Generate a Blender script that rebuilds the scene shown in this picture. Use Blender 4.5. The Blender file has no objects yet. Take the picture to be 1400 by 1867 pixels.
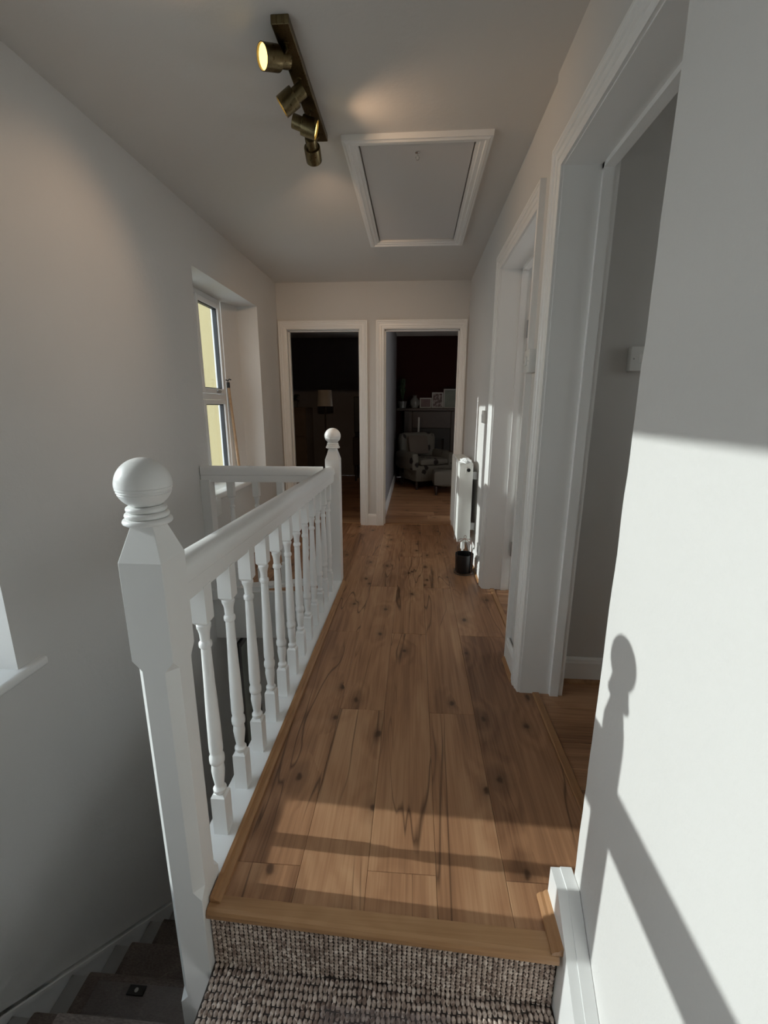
import bpy, bmesh, math, random
from mathutils import Vector, Matrix, Quaternion
from mathutils import noise as mnoise
random.seed(7)
R = math.radians
sc = bpy.context.scene
col = sc.collection
# ------------------------------------------------------------------ camera
FPX, PITCH, YAW, ROLL = 803.1, 13.436, 3.931, 0.188
CAMZ = 1.2355
cd = bpy.data.cameras.new('camera'); cam = bpy.data.objects.new('camera', cd); col.objects.link(cam)
cd.sensor_fit = 'VERTICAL'; cd.sensor_height = 24.0; cd.lens = FPX * 24.0 / 1867.0; cd.clip_start = 0.02; cd.clip_end = 200
p_, y_, r_ = R(PITCH), R(YAW), R(ROLL)
fw = Vector((-math.sin(y_) * math.cos(p_), math.cos(y_) * math.cos(p_), -math.sin(p_)))
rt = Vector((math.cos(y_), math.sin(y_), 0)); up = rt.cross(fw)
r2 = rt * math.cos(r_) + up * math.sin(r_); u2 = up * math.cos(r_) - rt * math.sin(r_)
m = Matrix((r2, u2, -fw)).transposed().to_4x4(); m.translation = (0, 0, CAMZ)
cam.matrix_world = m
sc.camera = cam
# ------------------------------------------------------------------ light
w = bpy.data.worlds.new('sky'); sc.world = w; w.use_nodes = True
nt = w.node_tree; nt.nodes.clear()
bg = nt.nodes.new('ShaderNodeBackground'); bg.inputs['Strength'].default_value = 3.6
wo = nt.nodes.new('ShaderNodeOutputWorld')
tc = nt.nodes.new('ShaderNodeTexCoord'); sx = nt.nodes.new('ShaderNodeSeparateXYZ'); nt.links.new(tc.outputs['Generated'], sx.inputs[0])
rp = nt.nodes.new('ShaderNodeValToRGB'); rp.color_ramp.elements[0].position = 0.0; rp.color_ramp.elements[1].position = 0.8
rp.color_ramp.elements[0].color = (0.97, 1.0, 1.0, 1); rp.color_ramp.elements[1].color = (0.72, 0.86, 1.0, 1)   # hazy horizon to pale blue zenith
nt.links.new(sx.outputs[2], rp.inputs[0]); nt.links.new(rp.outputs[0], bg.inputs[0]); nt.links.new(bg.outputs[0], wo.inputs[0])
SUND = Vector((0.944, -0.044, -0.329)).normalized()
sl = bpy.data.lights.new('sun', 'SUN'); sl.energy = 3.3; sl.angle = R(0.55); sl.color = (0.95, 1.0, 0.99)
so = bpy.data.objects.new('sun', sl); col.objects.link(so)
so.rotation_euler = SUND.to_track_quat('-Z', 'Y').to_euler(); so.location = (-6, 1, 4)
vs = sc.view_settings
vs.view_transform = 'Standard'; vs.look = 'None'; vs.gamma = 1.0; vs.use_curve_mapping = False
vs.exposure = 0.0
sc.cycles.use_denoising = True
sc.cycles.use_adaptive_sampling = True; sc.cycles.adaptive_threshold = 0.035; sc.cycles.adaptive_min_samples = 16
sc.cycles.max_bounces = 8; sc.cycles.diffuse_bounces = 5; sc.cycles.glossy_bounces = 3; sc.cycles.transparent_max_bounces = 16
sc.cycles.caustics_reflective = False; sc.cycles.caustics_refractive = False
sc.cycles.sample_clamp_indirect = 6.0

# ------------------------------------------------------------------ materials
MATS = {}
class NT:
    def __init__(s, name):
        s.m = bpy.data.materials.new(name); s.m.use_nodes = True; s.t = s.m.node_tree
        s.b = s.t.nodes['Principled BSDF']; s.out = s.t.nodes['Material Output']
        MATS[name] = s.m
    def n(s, typ, **kw):
        nd = s.t.nodes.new(typ)
        for k, v in kw.items():
            if k.startswith('i_'): nd.inputs[k[2:]].default_value = v
            else: setattr(nd, k, v)
        return nd
    def l(s, a, b): s.t.links.new(a, b)
    def math(s, op, a, b=None, c=None):
        nd = s.n('ShaderNodeMath', operation=op)
        for i, v in enumerate((a, b, c)):
            if v is None: continue
            if isinstance(v, (int, float)): nd.inputs[i].default_value = v
            else: s.l(v, nd.inputs[i])
        return nd.outputs[0]
    def mix(s, f, a, b, typ='MIX'):
        nd = s.n('ShaderNodeMix', data_type='RGBA', blend_type=typ)
        for sock, v in ((nd.inputs['Factor'], f), (nd.inputs[6], a), (nd.inputs[7], b)):
            if isinstance(v, (int, float)): sock.default_value = v
            elif isinstance(v, tuple): sock.default_value = (*v, 1) if len(v) == 3 else v
            else: s.l(v, sock)
        return nd.outputs[2]
    def ramp(s, f, stops):
        nd = s.n('ShaderNodeValToRGB'); e = nd.color_ramp.elements
        while len(e) < len(stops): e.new(0.5)
        for k, (p, c) in zip(e, stops):
            k.position = p; k.color = (c, c, c, 1) if isinstance(c, (int, float)) else (*c, 1)
        s.l(f, nd.inputs[0]); return nd.outputs[0]
    def noise(s, vec, scale, detail=3, rough=0.5, dist=0.0):
        nd = s.n('ShaderNodeTexNoise'); nd.inputs['Scale'].default_value = scale; nd.inputs['Detail'].default_value = detail
        nd.inputs['Roughness'].default_value = rough; nd.inputs['Distortion'].default_value = dist
        if vec is not None: s.l(vec, nd.inputs['Vector'])
        return nd.outputs[0]
    def mapping(s, vec, scale=(1, 1, 1), loc=(0, 0, 0)):
        nd = s.n('ShaderNodeMapping'); nd.inputs['Scale'].default_value = scale; nd.inputs['Location'].default_value = loc
        s.l(vec, nd.inputs[0]); return nd.outputs[0]
    def coord(s, k='Object'): return s.n('ShaderNodeTexCoord').outputs[k]
    def bump(s, h, strength=0.2, dist=0.002):
        nd = s.n('ShaderNodeBump'); nd.inputs['Strength'].default_value = strength; nd.inputs['Distance'].default_value = dist
        s.l(h, nd.inputs['Height']); s.l(nd.outputs[0], s.b.inputs['Normal'])
    def set(s, color=None, rough=None, metal=None, spec=None):
        if color is not None:
            if isinstance(color, tuple): s.b.inputs['Base Color'].default_value = (*color, 1)
            else: s.l(color, s.b.inputs['Base Color'])
        if rough is not None:
            if isinstance(rough, (int, float)): s.b.inputs['Roughness'].default_value = rough
            else: s.l(rough, s.b.inputs['Roughness'])
        if metal is not None: s.b.inputs['Metallic'].default_value = metal
        if spec is not None: s.b.inputs['Specular IOR Level'].default_value = spec
        return s

def plain(name, c, rough=0.5, metal=0.0, vary=0.06, scale=8.0, spec=0.5):
    t = NT(name); v = t.noise(t.coord(), scale, 3)
    lo = tuple(x * (1 - vary) for x in c); hi = tuple(min(1, x * (1 + vary)) for x in c)
    t.set(t.mix(v, lo, hi), rough, metal, spec); return t
def plaster(name, c, strength=0.25):
    t = NT(name); co = t.coord(); t.set(c, 0.8, 0, 0.2)
    t.bump(t.noise(co, 9, 6, 0.68), strength, 0.010); return t
plaster('wall_paint', (0.675, 0.660, 0.640), 0.34)
plaster('wall_paint_smooth', (0.675, 0.660, 0.640), 0.15)
plaster('ceiling_paint', (0.70, 0.675, 0.645), 0.22)
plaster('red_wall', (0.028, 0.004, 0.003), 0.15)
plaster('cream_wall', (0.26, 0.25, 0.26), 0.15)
plaster('yellow_render', (0.40, 0.34, 0.19), 0.4)
def gloss_paint(name, c, rough=0.28):
    t = NT(name); t.set(c, rough, 0, 0.5)
    t.bump(t.noise(t.coord(), 26, 2), 0.05, 0.003); return t
gloss_paint('white_gloss', (0.88, 0.88, 0.87))
gloss_paint('trim_gloss', (0.87, 0.865, 0.85), 0.33)
gloss_paint('hatch_paint', (0.68, 0.66, 0.65), 0.5)
gloss_paint('radiator_enamel', (0.80, 0.81, 0.78), 0.3)
gloss_paint('upvc', (0.80, 0.81, 0.82), 0.3)
gloss_paint('white_plastic', (0.78, 0.78, 0.76), 0.35)
gloss_paint('door_paint', (0.78, 0.77, 0.75), 0.35)
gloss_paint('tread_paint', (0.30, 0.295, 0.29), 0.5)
plain('black_gasket', (0.018, 0.02, 0.026), 0.5)
plain('black_plastic', (0.012, 0.012, 0.013), 0.4)
plain('black_pot', (0.011, 0.012, 0.014), 0.38)
plain('dark_void', (0.02, 0.02, 0.02), 0.9)
plain('black_frame', (0.02, 0.021, 0.023), 0.4)
plain('rose_wire', (0.36, 0.22, 0.17), 0.3, 0.9)
plain('chrome', (0.7, 0.7, 0.7), 0.2, 1.0)
plain('grey_steel', (0.45, 0.45, 0.45), 0.35, 0.8)
plain('print_white', (0.40, 0.39, 0.36), 0.6)
plain('print_tint', (0.13, 0.08, 0.08), 0.6, vary=0.6, scale=14)
plain('print_green', (0.17, 0.19, 0.16), 0.6, vary=0.35, scale=10)
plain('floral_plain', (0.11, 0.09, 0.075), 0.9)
plain('lamp_fabric', (0.74, 0.66, 0.55), 0.8)
plain('dark_wood', (0.04, 0.024, 0.018), 0.5, vary=0.25, scale=12)
plain('cabinet_wood', (0.20, 0.15, 0.11), 0.5, vary=0.15)
plain('leaf_dark', (0.03, 0.055, 0.02), 0.5, vary=0.4)
plain('vase_glaze', (0.15, 0.15, 0.14), 0.25)
plain('iron', (0.02, 0.018, 0.017), 0.55, 0.3)
plain('concrete', (0.45, 0.44, 0.42), 0.9, vary=0.12, scale=3)
plain('copper_wire', (0.05, 0.045, 0.04), 0.4, 0.5)
plain('carpet_backing', (0.05, 0.038, 0.034), 0.95)
plain('tissue', (0.82, 0.83, 0.83), 0.6)
plain('lower_wall', (0.62, 0.61, 0.59), 0.85)
plain('green_glass_panel', (0.33, 0.37, 0.33), 0.25)

t = NT('brass'); co = t.coord(); g = t.noise(t.mapping(co, (180, 180, 6)), 1.0, 3)
t.set(t.mix(g, (0.13, 0.10, 0.05), (0.25, 0.20, 0.11)), t.ramp(g, [(0.3, 0.26), (0.7, 0.42)]), 1.0)

t = NT('bulb'); t.set((1, 0.9, 0.6), 0.4)
t.b.inputs['Emission Color'].default_value = (1.0, 0.70, 0.22, 1); t.b.inputs['Emission Strength'].default_value = 2.2

t = NT('glass')   # a thin pane: mostly clear, mirror-like at grazing angles
tr = t.n('ShaderNodeBsdfTransparent'); tr.inputs[0].default_value = (0.97, 0.98, 0.97, 1)
gl = t.n('ShaderNodeBsdfGlossy'); gl.inputs['Roughness'].default_value = 0.02
lw = t.n('ShaderNodeLayerWeight'); lw.inputs[0].default_value = 0.5
fz = t.math('ADD', t.math('MULTIPLY', t.math('POWER', lw.outputs['Facing'], 5.0), 0.8), 0.03)
mx = t.n('ShaderNodeMixShader'); t.l(fz, mx.inputs[0]); t.l(tr.outputs[0], mx.inputs[1]); t.l(gl.outputs[0], mx.inputs[2])
t.l(mx.outputs[0], t.out.inputs[0])
t = NT('clear_plastic')
tr = t.n('ShaderNodeBsdfTransparent'); tr.inputs[0].default_value = (0.93, 0.92, 0.93, 1)
df = t.n('ShaderNodeBsdfDiffuse'); df.inputs[0].default_value = (0.55, 0.52, 0.52, 1)
gl = t.n('ShaderNodeBsdfGlossy'); gl.inputs['Roughness'].default_value = 0.25
m1 = t.n('ShaderNodeMixShader'); m1.inputs[0].default_value = 0.05; t.l(tr.outputs[0], m1.inputs[1]); t.l(df.outputs[0], m1.inputs[2])
m2 = t.n('ShaderNodeMixShader'); m2.inputs[0].default_value = 0.05; t.l(m1.outputs[0], m2.inputs[1]); t.l(gl.outputs[0], m2.inputs[2])
t.l(m2.outputs[0], t.out.inputs[0])

def wood(name, dark, mid, light, axis='Y', knots=True, rough=0.36):
    """oak look: grain along `axis` of the object, each piece shifted by its own random number"""
    t = NT(name); co = t.coord()
    oi = t.n('ShaderNodeObjectInfo').outputs['Random']
    off = t.n('ShaderNodeCombineXYZ'); t.l(t.math('MULTIPLY', oi, 37.0), off.inputs[0]); t.l(t.math('MULTIPLY', oi, 61.0), off.inputs[1]); t.l(t.math('MULTIPLY', oi, 13.0), off.inputs[2])
    va = t.n('ShaderNodeVectorMath', operation='ADD'); t.l(co, va.inputs[0]); t.l(off.outputs[0], va.inputs[1]); P = va.outputs[0]
    def S(a, b): return t.mapping(P, (a, b, a) if axis == 'Y' else (b, a, a))
    # knots bend the grain around them
    vo = t.n('ShaderNodeTexVoronoi', feature='F1', voronoi_dimensions='2D'); vo.inputs['Scale'].default_value = 1.0; kv = t.n('ShaderNodeVectorMath', operation='ADD'); kw = t.n('ShaderNodeVectorMath', operation='SCALE'); kn_ = t.n('ShaderNodeTexNoise'); kn_.inputs['Scale'].default_value = 26; kn_.inputs['Detail'].default_value = 2; t.l(P, kn_.inputs['Vector'])
    t.l(kn_.outputs['Color'], kw.inputs[0]); kw.inputs['Scale'].default_value = 0.11; t.l(S(5.4, 3.4), kv.inputs[0]); t.l(kw.outputs[0], kv.inputs[1]); t.l(kv.outputs[0], vo.inputs['Vector'])
    vo.inputs['Randomness'].default_value = 1.0
    kd = vo.outputs['Distance']
    ksel = t.n('ShaderNodeSeparateColor'); t.l(vo.outputs['Color'], ksel.inputs[0])
    kon = t.ramp(ksel.outputs[0], [(0.50, 0.0), (0.54, 1.0)])
    kn = t.math('MULTIPLY', t.ramp(kd, [(0.0, 1.0), (0.035, 0.95), (0.07, 0.42), (0.13, 0.22), (0.28, 0.0)]), kon)
    warp = t.math('MULTIPLY', t.ramp(kd, [(0.0, 1.0), (0.5, 0.0)]), kon)
    wide = t.noise(S(4.2, 0.45), 1.0, 4, 0.6, 0.9)
    ph = t.math('ADD', t.math('MULTIPLY', t.noise(S(5.5, 0.42), 1.0, 2, 0.5, 0.5), 16.0), t.math('MULTIPLY', warp, 3.0))
    rings = t.math('SINE', t.math('MULTIPLY', ph, 3.2))
    fine = t.noise(S(150, 3.0), 1.0, 3, 0.6, 0.2)
    fine2 = t.noise(S(48, 1.1), 1.0, 3, 0.6, 0.3)
    tone = t.math('ADD', t.math('MULTIPLY', wide, 0.85), t.math('MULTIPLY', rings, 0.042))
    tone = t.math('ADD', tone, t.math('MULTIPLY', t.math('SUBTRACT', fine, 0.5), 0.30))
    tone = t.math('ADD', tone, t.math('MULTIPLY', t.math('SUBTRACT', fine2, 0.5), 0.26))
    tone = t.math('ADD', tone, t.math('MULTIPLY', t.math('SUBTRACT', oi, 0.5), 0.16))
    tone = t.math('ADD', tone, 0.06)
    c = t.ramp(tone, [(0.18, dark), (0.47, mid), (0.78, light)])
    if knots:
        c = t.mix(t.math('MULTIPLY', kn, 0.9), c, tuple(x * 0.33 for x in dark))
        # long dark checks running with the grain
        ck = t.math('ABSOLUTE', t.math('SUBTRACT', t.noise(S(8, 0.75), 1.0, 2, 0.5, 0.55), 0.5))
        ckm = t.math('MULTIPLY', t.ramp(ck, [(0.0, 1.0), (0.005, 0.6), (0.013, 0.0)]), t.ramp(t.noise(S(3.0, 1.3), 1.0, 2), [(0.46, 0.0), (0.54, 1.0)]))
        c = t.mix(t.math('MULTIPLY', ckm, 0.8), c, tuple(x * 0.4 for x in dark))
    t.set(c, t.ramp(fine, [(0.25, rough + .12), (0.75, rough - .04)]), 0, 0.45)
    t.bump(t.math('ADD', fine, t.math('MULTIPLY', fine2, 0.5)), 0.16, 0.0015)
    return t
wood('oak_floor', (0.15, 0.066, 0.032), (0.39, 0.200, 0.103), (0.60, 0.36, 0.200))
wood('oak_floor_x', (0.15, 0.066, 0.032), (0.39, 0.200, 0.103), (0.60, 0.36, 0.200), 'X')
wood('oak_trim', (0.20, 0.092, 0.040), (0.38, 0.195, 0.088), (0.52, 0.30, 0.15), 'Y', False)
wood('oak_trim_x', (0.20, 0.094, 0.042), (0.40, 0.215, 0.10), (0.54, 0.32, 0.165), 'X', False)
wood('pine_pole', (0.32, 0.19, 0.10), (0.48, 0.31, 0.18), (0.62, 0.43, 0.28), 'Y', False)

t = NT('carpet'); co = t.coord()
vo = t.n('ShaderNodeTexVoronoi', feature='F1'); vo.inputs['Scale'].default_value = 110; t.l(co, vo.inputs['Vector'])
sp = t.n('ShaderNodeSeparateColor'); t.l(vo.outputs['Color'], sp.inputs[0])
c = t.ramp(sp.outputs[0], [(0.0, (0.24, 0.17, 0.14)), (0.4, (0.50, 0.395, 0.335)), (0.8, (0.68, 0.565, 0.49)), (1.0, (0.80, 0.69, 0.61))])
t.set(c, 0.95, 0, 0.15); t.bump(t.noise(co, 420, 2), 0.5, 0.002)
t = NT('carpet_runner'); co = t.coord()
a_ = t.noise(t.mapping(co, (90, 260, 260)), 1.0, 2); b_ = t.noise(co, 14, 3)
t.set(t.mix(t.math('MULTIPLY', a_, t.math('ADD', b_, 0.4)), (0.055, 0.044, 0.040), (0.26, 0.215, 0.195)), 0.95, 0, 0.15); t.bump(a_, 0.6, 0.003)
t = NT('floral'); co = t.coord()
vo = t.n('ShaderNodeTexVoronoi', feature='F1'); vo.inputs['Scale'].default_value = 5.5; t.l(co, vo.inputs['Vector'])
f = t.ramp(t.math('ADD', vo.outputs['Distance'], t.math('MULTIPLY', t.noise(co, 12, 3), 0.5)), [(0.46, 1.0), (0.54, 0.0)])
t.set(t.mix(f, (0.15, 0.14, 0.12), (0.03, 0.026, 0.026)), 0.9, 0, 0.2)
t = NT('photo_print'); co = t.coord()
t.set(t.mix(t.ramp(t.noise(co, 22, 4), [(0.42, 0.0), (0.55, 1.0)]), (0.30, 0.25, 0.24), (0.06, 0.03, 0.03)), 0.5)

# ------------------------------------------------------------------ mesh helpers
class MB:
    def __init__(s): s.v = []; s.f = []; s.sm = []
    def add(s, vs, fs, smooth=False):
        o = len(s.v); s.v += [tuple(x) for x in vs]; s.f += [tuple(i + o for i in f) for f in fs]; s.sm += [smooth] * len(fs); return s
    def box(s, x0, x1, y0, y1, z0, z1):
        vs = [(x, y, z) for x in (x0, x1) for y in (y0, y1) for z in (z0, z1)]
        return s.add(vs, [(0, 1, 3, 2), (4, 6, 7, 5), (0, 4, 5, 1), (2, 3, 7, 6), (0, 2, 6, 4), (1, 5, 7, 3)])
    def cham(s, x0, x1, y0, y1, z0, z1, c=0.003):
        b = bmesh.new(); bmesh.ops.create_cube(b, size=1.0)
        for v in b.verts:
            v.co = Vector(((x0 + x1) / 2 + v.co.x * (x1 - x0), (y0 + y1) / 2 + v.co.y * (y1 - y0), (z0 + z1) / 2 + v.co.z * (z1 - z0)))
        bmesh.ops.bevel(b, geom=list(b.edges), offset=c, segments=1, affect='EDGES')
        return s.bm(b)
    def rbox(s, x0, x1, y0, y1, z0, z1, c=0.01, seg=3):
        b = bmesh.new(); bmesh.ops.create_cube(b, size=1.0)
        for v in b.verts:
            v.co = Vector(((x0 + x1) / 2 + v.co.x * (x1 - x0), (y0 + y1) / 2 + v.co.y * (y1 - y0), (z0 + z1) / 2 + v.co.z * (z1 - z0)))
        bmesh.ops.bevel(b, geom=list(b.edges), offset=c, segments=seg, affect='EDGES', profile=0.5)
        return s.bm(b, True)
    def bm(s, b, smooth=False):
        b.verts.index_update(); s.add([v.co[:] for v in b.verts], [[v.index for v in f.verts] for f in b.faces], smooth); b.free(); return s
    def lathe(s, prof, c=(0, 0, 0), seg=24, mat=None, smooth=True):
        vs, fs = [], []
        for r, z in prof:
            for k in range(seg):
                a = 2 * math.pi * k / seg; vs.append(Vector((r * math.cos(a), r * math.sin(a), z)))
        n = len(prof)
        for i in range(n - 1):
            for k in range(seg):
                fs.append((i * seg + k, i * seg + (k + 1) % seg, (i + 1) * seg + (k + 1) % seg, (i + 1) * seg + k))
        if prof[0][0] > 1e-5: fs.append(tuple(range(seg - 1, -1, -1)))
        if prof[-1][0] > 1e-5: fs.append(tuple((n - 1) * seg + k for k in range(seg)))
        if mat is not None: vs = [mat @ v for v in vs]
        return s.add([v + Vector(c) for v in vs], fs, smooth)
    def tube(s, pts, r, seg=8):
        pts = [Vector(p) for p in pts]; vs, fs = [], []
        ref = Vector((0, 0, 1))
        for i, p in enumerate(pts):
            d = (pts[min(i + 1, len(pts) - 1)] - pts[max(i - 1, 0)]).normalized()
            a = d.cross(ref)
            if a.length < 1e-3: a = d.cross(Vector((1, 0, 0)))
            a.normalize(); b = d.cross(a)
            for k in range(seg):
                th = 2 * math.pi * k / seg; vs.append(p + a * r * math.cos(th) + b * r * math.sin(th))
        for i in range(len(pts) - 1):
            for k in range(seg): fs.append((i * seg + k, i * seg + (k + 1) % seg, (i + 1) * seg + (k + 1) % seg, (i + 1) * seg + k))
        fs.append(tuple(range(seg))); fs.append(tuple((len(pts) - 1) * seg + k for k in range(seg)))
        return s.add(vs, fs, True)
    def prism(s, poly, axis, a0, a1, smooth=False):
        """poly in the two other axes, extruded along axis from a0 to a1"""
        def P(p, a):
            return {'x': (a, p[0], p[1]), 'y': (p[0], a, p[1]), 'z': (p[0], p[1], a)}[axis]
        n = len(poly); vs = [P(p, a0) for p in poly] + [P(p, a1) for p in poly]
        fs = [(i, (i + 1) % n, n + (i + 1) % n, n + i) for i in range(n)]
        s.add(vs, fs, smooth); s.add(vs, [tuple(range(n - 1, -1, -1)), tuple(range(n, 2 * n))]); return s
    def loft(s, rings, closed=True, smooth=False, caps=True):
        n = len(rings[0]); vs = [p for r in rings for p in r]; fs = []
        for i in range(len(rings) - 1):
            for k in range(n if closed else n - 1):
                fs.append((i * n + k, i * n + (k + 1) % n, (i + 1) * n + (k + 1) % n, (i + 1) * n + k))
        s.add(vs, fs, smooth)
        if caps: s.add(vs, [tuple(range(n - 1, -1, -1)), tuple((len(rings) - 1) * n + k for k in range(n))])
        return s
    def mesh(s, name, mat):
        me = bpy.data.meshes.new(name); me.from_pydata(s.v, [], s.f)
        me.polygons.foreach_set('use_smooth', s.sm)
        b = bmesh.new(); b.from_mesh(me); bmesh.ops.remove_doubles(b, verts=b.verts, dist=1e-6)
        bmesh.ops.recalc_face_normals(b, faces=b.faces)
        for e in b.edges:
            if len(e.link_faces) == 2 and e.calc_face_angle(0) > R(38): e.smooth = False
        b.to_mesh(me); b.free()
        me.materials.append(MATS[mat] if isinstance(mat, str) else mat); return me
    def build(s, name, mat, parent=None, loc=None):
        o = bpy.data.objects.new(name, s.mesh(name, mat)); col.objects.link(o)
        if loc is not None: o.location = loc
        if parent is not None: o.parent = parent
        return o
def empty(name, loc=(0, 0, 0)):
    o = bpy.data.objects.new(name, None); col.objects.link(o); o.location = loc; o.empty_display_size = 0.1; return o
def tag(o, label=None, cat=None, group=None, kind=None):
    if label: o['label'] = label
    if cat: o['category'] = cat
    if group: o['group'] = group
    if kind: o['kind'] = kind
    return o
def struct(o, label, cat=None): return tag(o, label, cat, kind='structure')
def inst(me, name, parent=None, loc=(0, 0, 0)):
    o = bpy.data.objects.new(name, me); col.objects.link(o); o.location = loc
    if parent is not None: o.parent = parent
    return o
def holes(mb, a0, a1, b0, b1, hs, put):
    """rectangle a0..a1 x b0..b1 cut by holes, as boxes put(a0,a1,b0,b1)"""
    A = sorted({a0, a1, *[x for h in hs for x in h[:2]]}); B = sorted({b0, b1, *[x for h in hs for x in h[2:]]})
    for i in range(len(A) - 1):
        j = 0
        while j < len(B) - 1:
            ca = (A[i] + A[i + 1]) / 2
            def hole(k): cb = (B[k] + B[k + 1]) / 2; return any(h[0] < ca < h[1] and h[2] < cb < h[3] for h in hs)
            if hole(j): j += 1; continue
            k = j
            while k + 1 < len(B) - 1 and not hole(k + 1): k += 1
            put(A[i], A[i + 1], B[j], B[k + 1]); j = k + 1
    return mb

# ------------------------------------------------------------------ key sizes
XL, XR, XRN, XN = -1.37, 0.497, 0.487, 0.415          # left wall, right wall far part, right wall at the near door, stair wall
YF, YB, YC = 4.555, -0.80, 0.893                       # far wall, wall behind, end of the stair wall
ZC, ZL = 2.392, -2.62                                  # ceiling, lower hall floor
D1 = (1.00, 1.762, 2.035); D2 = (2.10, 2.915, 2.035)   # right hand doors: y0 y1 head
DL = (-1.282, -0.558, 1.972); DR = (-0.319, 0.418, 1.972)
W1 = (0.02, 1.28, 0.325, 1.98); W2 = (2.85, 3.985, 0.63, 2.066)
FR = -1.60                                             # window plane

# ------------------------------------------------------------------ shell
mb = MB()
holes(mb, YB - .2, YF + .1, ZL - .1, ZC + .1, [W1, W2, (3.02, 3.42, ZL, -0.58)], lambda a, b, c, d: mb.box(-1.67, XL, a, b, c, d))
mb.prism([(XL, 3.985), (-1.54, 3.965), (FR - .01, 3.80), (-1.675, 3.80), (-1.675, 3.986)], 'z', W2[2], W2[3])
struct(mb.build('wall_left', 'wall_paint'), 'pale painted stairwell wall with two deep window recesses')

mb = MB()
mb.box(XR, 0.66, D2[1], YF, 0, ZC + .05); mb.box(XR, 0.66, D2[0], D2[1], D2[2], ZC + .05); mb.box(XR, 0.66, 1.93, D2[0], 0, ZC + .05)
mb.box(XRN, 0.66, D1[1], 1.93, 0, ZC + .05); mb.box(XRN, 0.66, D1[0], D1[1], D1[2], ZC + .05); mb.box(XRN, 0.66, YC - .02, D1[0], 0, ZC + .05)
struct(mb.build('wall_right', 'wall_paint_smooth'), 'white hallway wall with two open doorways')

# stair wall: softly uneven plaster arris at its far end
mb = MB(); rings = []
for k in range(91):
    z = -1.2 + k * (ZC + .05 + 1.2) / 90
    j = (mnoise.noise((0, 3.1, z * 9)) * 0.0035 + mnoise.noise((7, 1, z * 31)) * 0.0016)
    c = 0.011 + 0.004 * mnoise.noise((2, 9, z * 12))
    ye = YC + j; ring = [(XN, YB - .1, z), (XN, ye - c, z)]
    for a in (22, 45, 67): ring.append((XN + c - c * math.cos(R(a)), ye - c + c * math.sin(R(a)), z))
    ring += [(XN + c, ye, z), (XRN + .02, ye, z), (XRN + .02, YB - .1, z)]
    rings.append(ring)
mb.loft(rings, smooth=True)
struct(mb.build('wall_near', 'wall_paint'), 'sunlit plaster wall rising beside the top of the stairs')

mb = MB(); holes(mb, -1.785, 0.66, 0, ZC + .05, [(DL[0], DL[1], -1, DL[2]), (DR[0], DR[1], -1, DR[2])], lambda a, b, c, d: mb.box(a, b, YF, YF + .13, c, d))
struct(mb.build('wall_far', 'wall_paint_smooth'), 'white end wall of the hallway with two dark doorways')
struct(MB().box(-1.785, 0.66, YB - .12, YB, ZL - .1, ZC + .05).build('wall_back', 'wall_paint'), 'pale wall behind the stairs')

HT = (-0.282, 0.248, 2.305, 3.505)   # loft hatch opening
mb = MB(); holes(mb, -1.785, 3.3, YB - .2, YF + .13, [HT], lambda a, b, c, d: mb.box(a, b, c, d, ZC, ZC + .12))
struct(mb.build('ceiling', 'ceiling_paint'), 'off-white slightly textured hallway ceiling')

# landing slab and its fascia (below the boards)
mb = MB(); TH = 0.012
mb.box(-0.545, 0.66, 0.862, YF + .13, -0.20, -TH); mb.box(-1.37, -0.545, 2.85, YF + .13, -0.20, -TH)
floor = struct(mb.build('floor', 'dark_void'), 'oak plank hallway floor with dark knots')
mb = MB()
mb.box(-0.56, -0.545, 0.86, 2.93, -0.36, -TH)
mb.prism([(-0.545, 2.80), (-1.37, 2.74), (-1.37, 2.86), (-0.545, 2.86)], 'z', -0.36, -TH)
mb.box(-1.37, 0.66, 2.86, YF + .13, -0.36, -0.20); mb.box(-0.545, 0.66, 0.862, 2.86, -0.36, -0.20)
struct(mb.build('trim_1', 'trim_gloss'), 'white fascia boards around the open stairwell edge')

# oak planks, each its own piece
PLW = 0.1865
def plank(x0, x1, y0, y1, mat, parent, axis='y'):
    g = 0.0003; c = 0.0011
    mb = MB()
    X, Y = x1 - x0, y1 - y0
    vs = [(g, g, -TH), (X - g, g, -TH), (X - g, Y - g, -TH), (g, Y - g, -TH),
          (g, g, -c), (X - g, g, -c), (X - g, Y - g, -c), (g, Y - g, -c),
          (g + c, g + c, 0), (X - g - c, g + c, 0), (X - g - c, Y - g - c, 0), (g + c, Y - g - c, 0)]
    fs = [(0, 1, 5, 4), (1, 2, 6, 5), (2, 3, 7, 6), (3, 0, 4, 7), (4, 5, 9, 8), (5, 6, 10, 9), (6, 7, 11, 10), (7, 4, 8, 11), (8, 9, 10, 11), (3, 2, 1, 0)]
    mb.add(vs, fs)
    return mb.build('plank', mat, parent, (x0, y0, 0))
PL = 1.305
xs = [-1.412 + PLW * k for k in range(0, 11)]
xs = [-0.479 + PLW * k for k in range(-5, 6)]
for i in range(len(xs) - 1):
    x0, x1 = max(xs[i], XL), min(xs[i + 1], XRN + .075)
    if i == 9: x1 = 0.541
    st = 0.94 if (i % 2 == 1) else 1.595
    lo = (0.840 - .029 * (x0 + .5)) if x0 > -0.5 else 2.80
    ys = [lo] + [y for y in (st + PL * k for k in range(-1, 4)) if lo + .02 < y < YF + .05] + [YF + .058]
    for a, b in zip(ys, ys[1:]):
        hi = b
        x1b = x1
        if i == 9:
            x1b = 0.541
        plank(x0, x1b, a, hi, 'oak_floor', floor)

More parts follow.
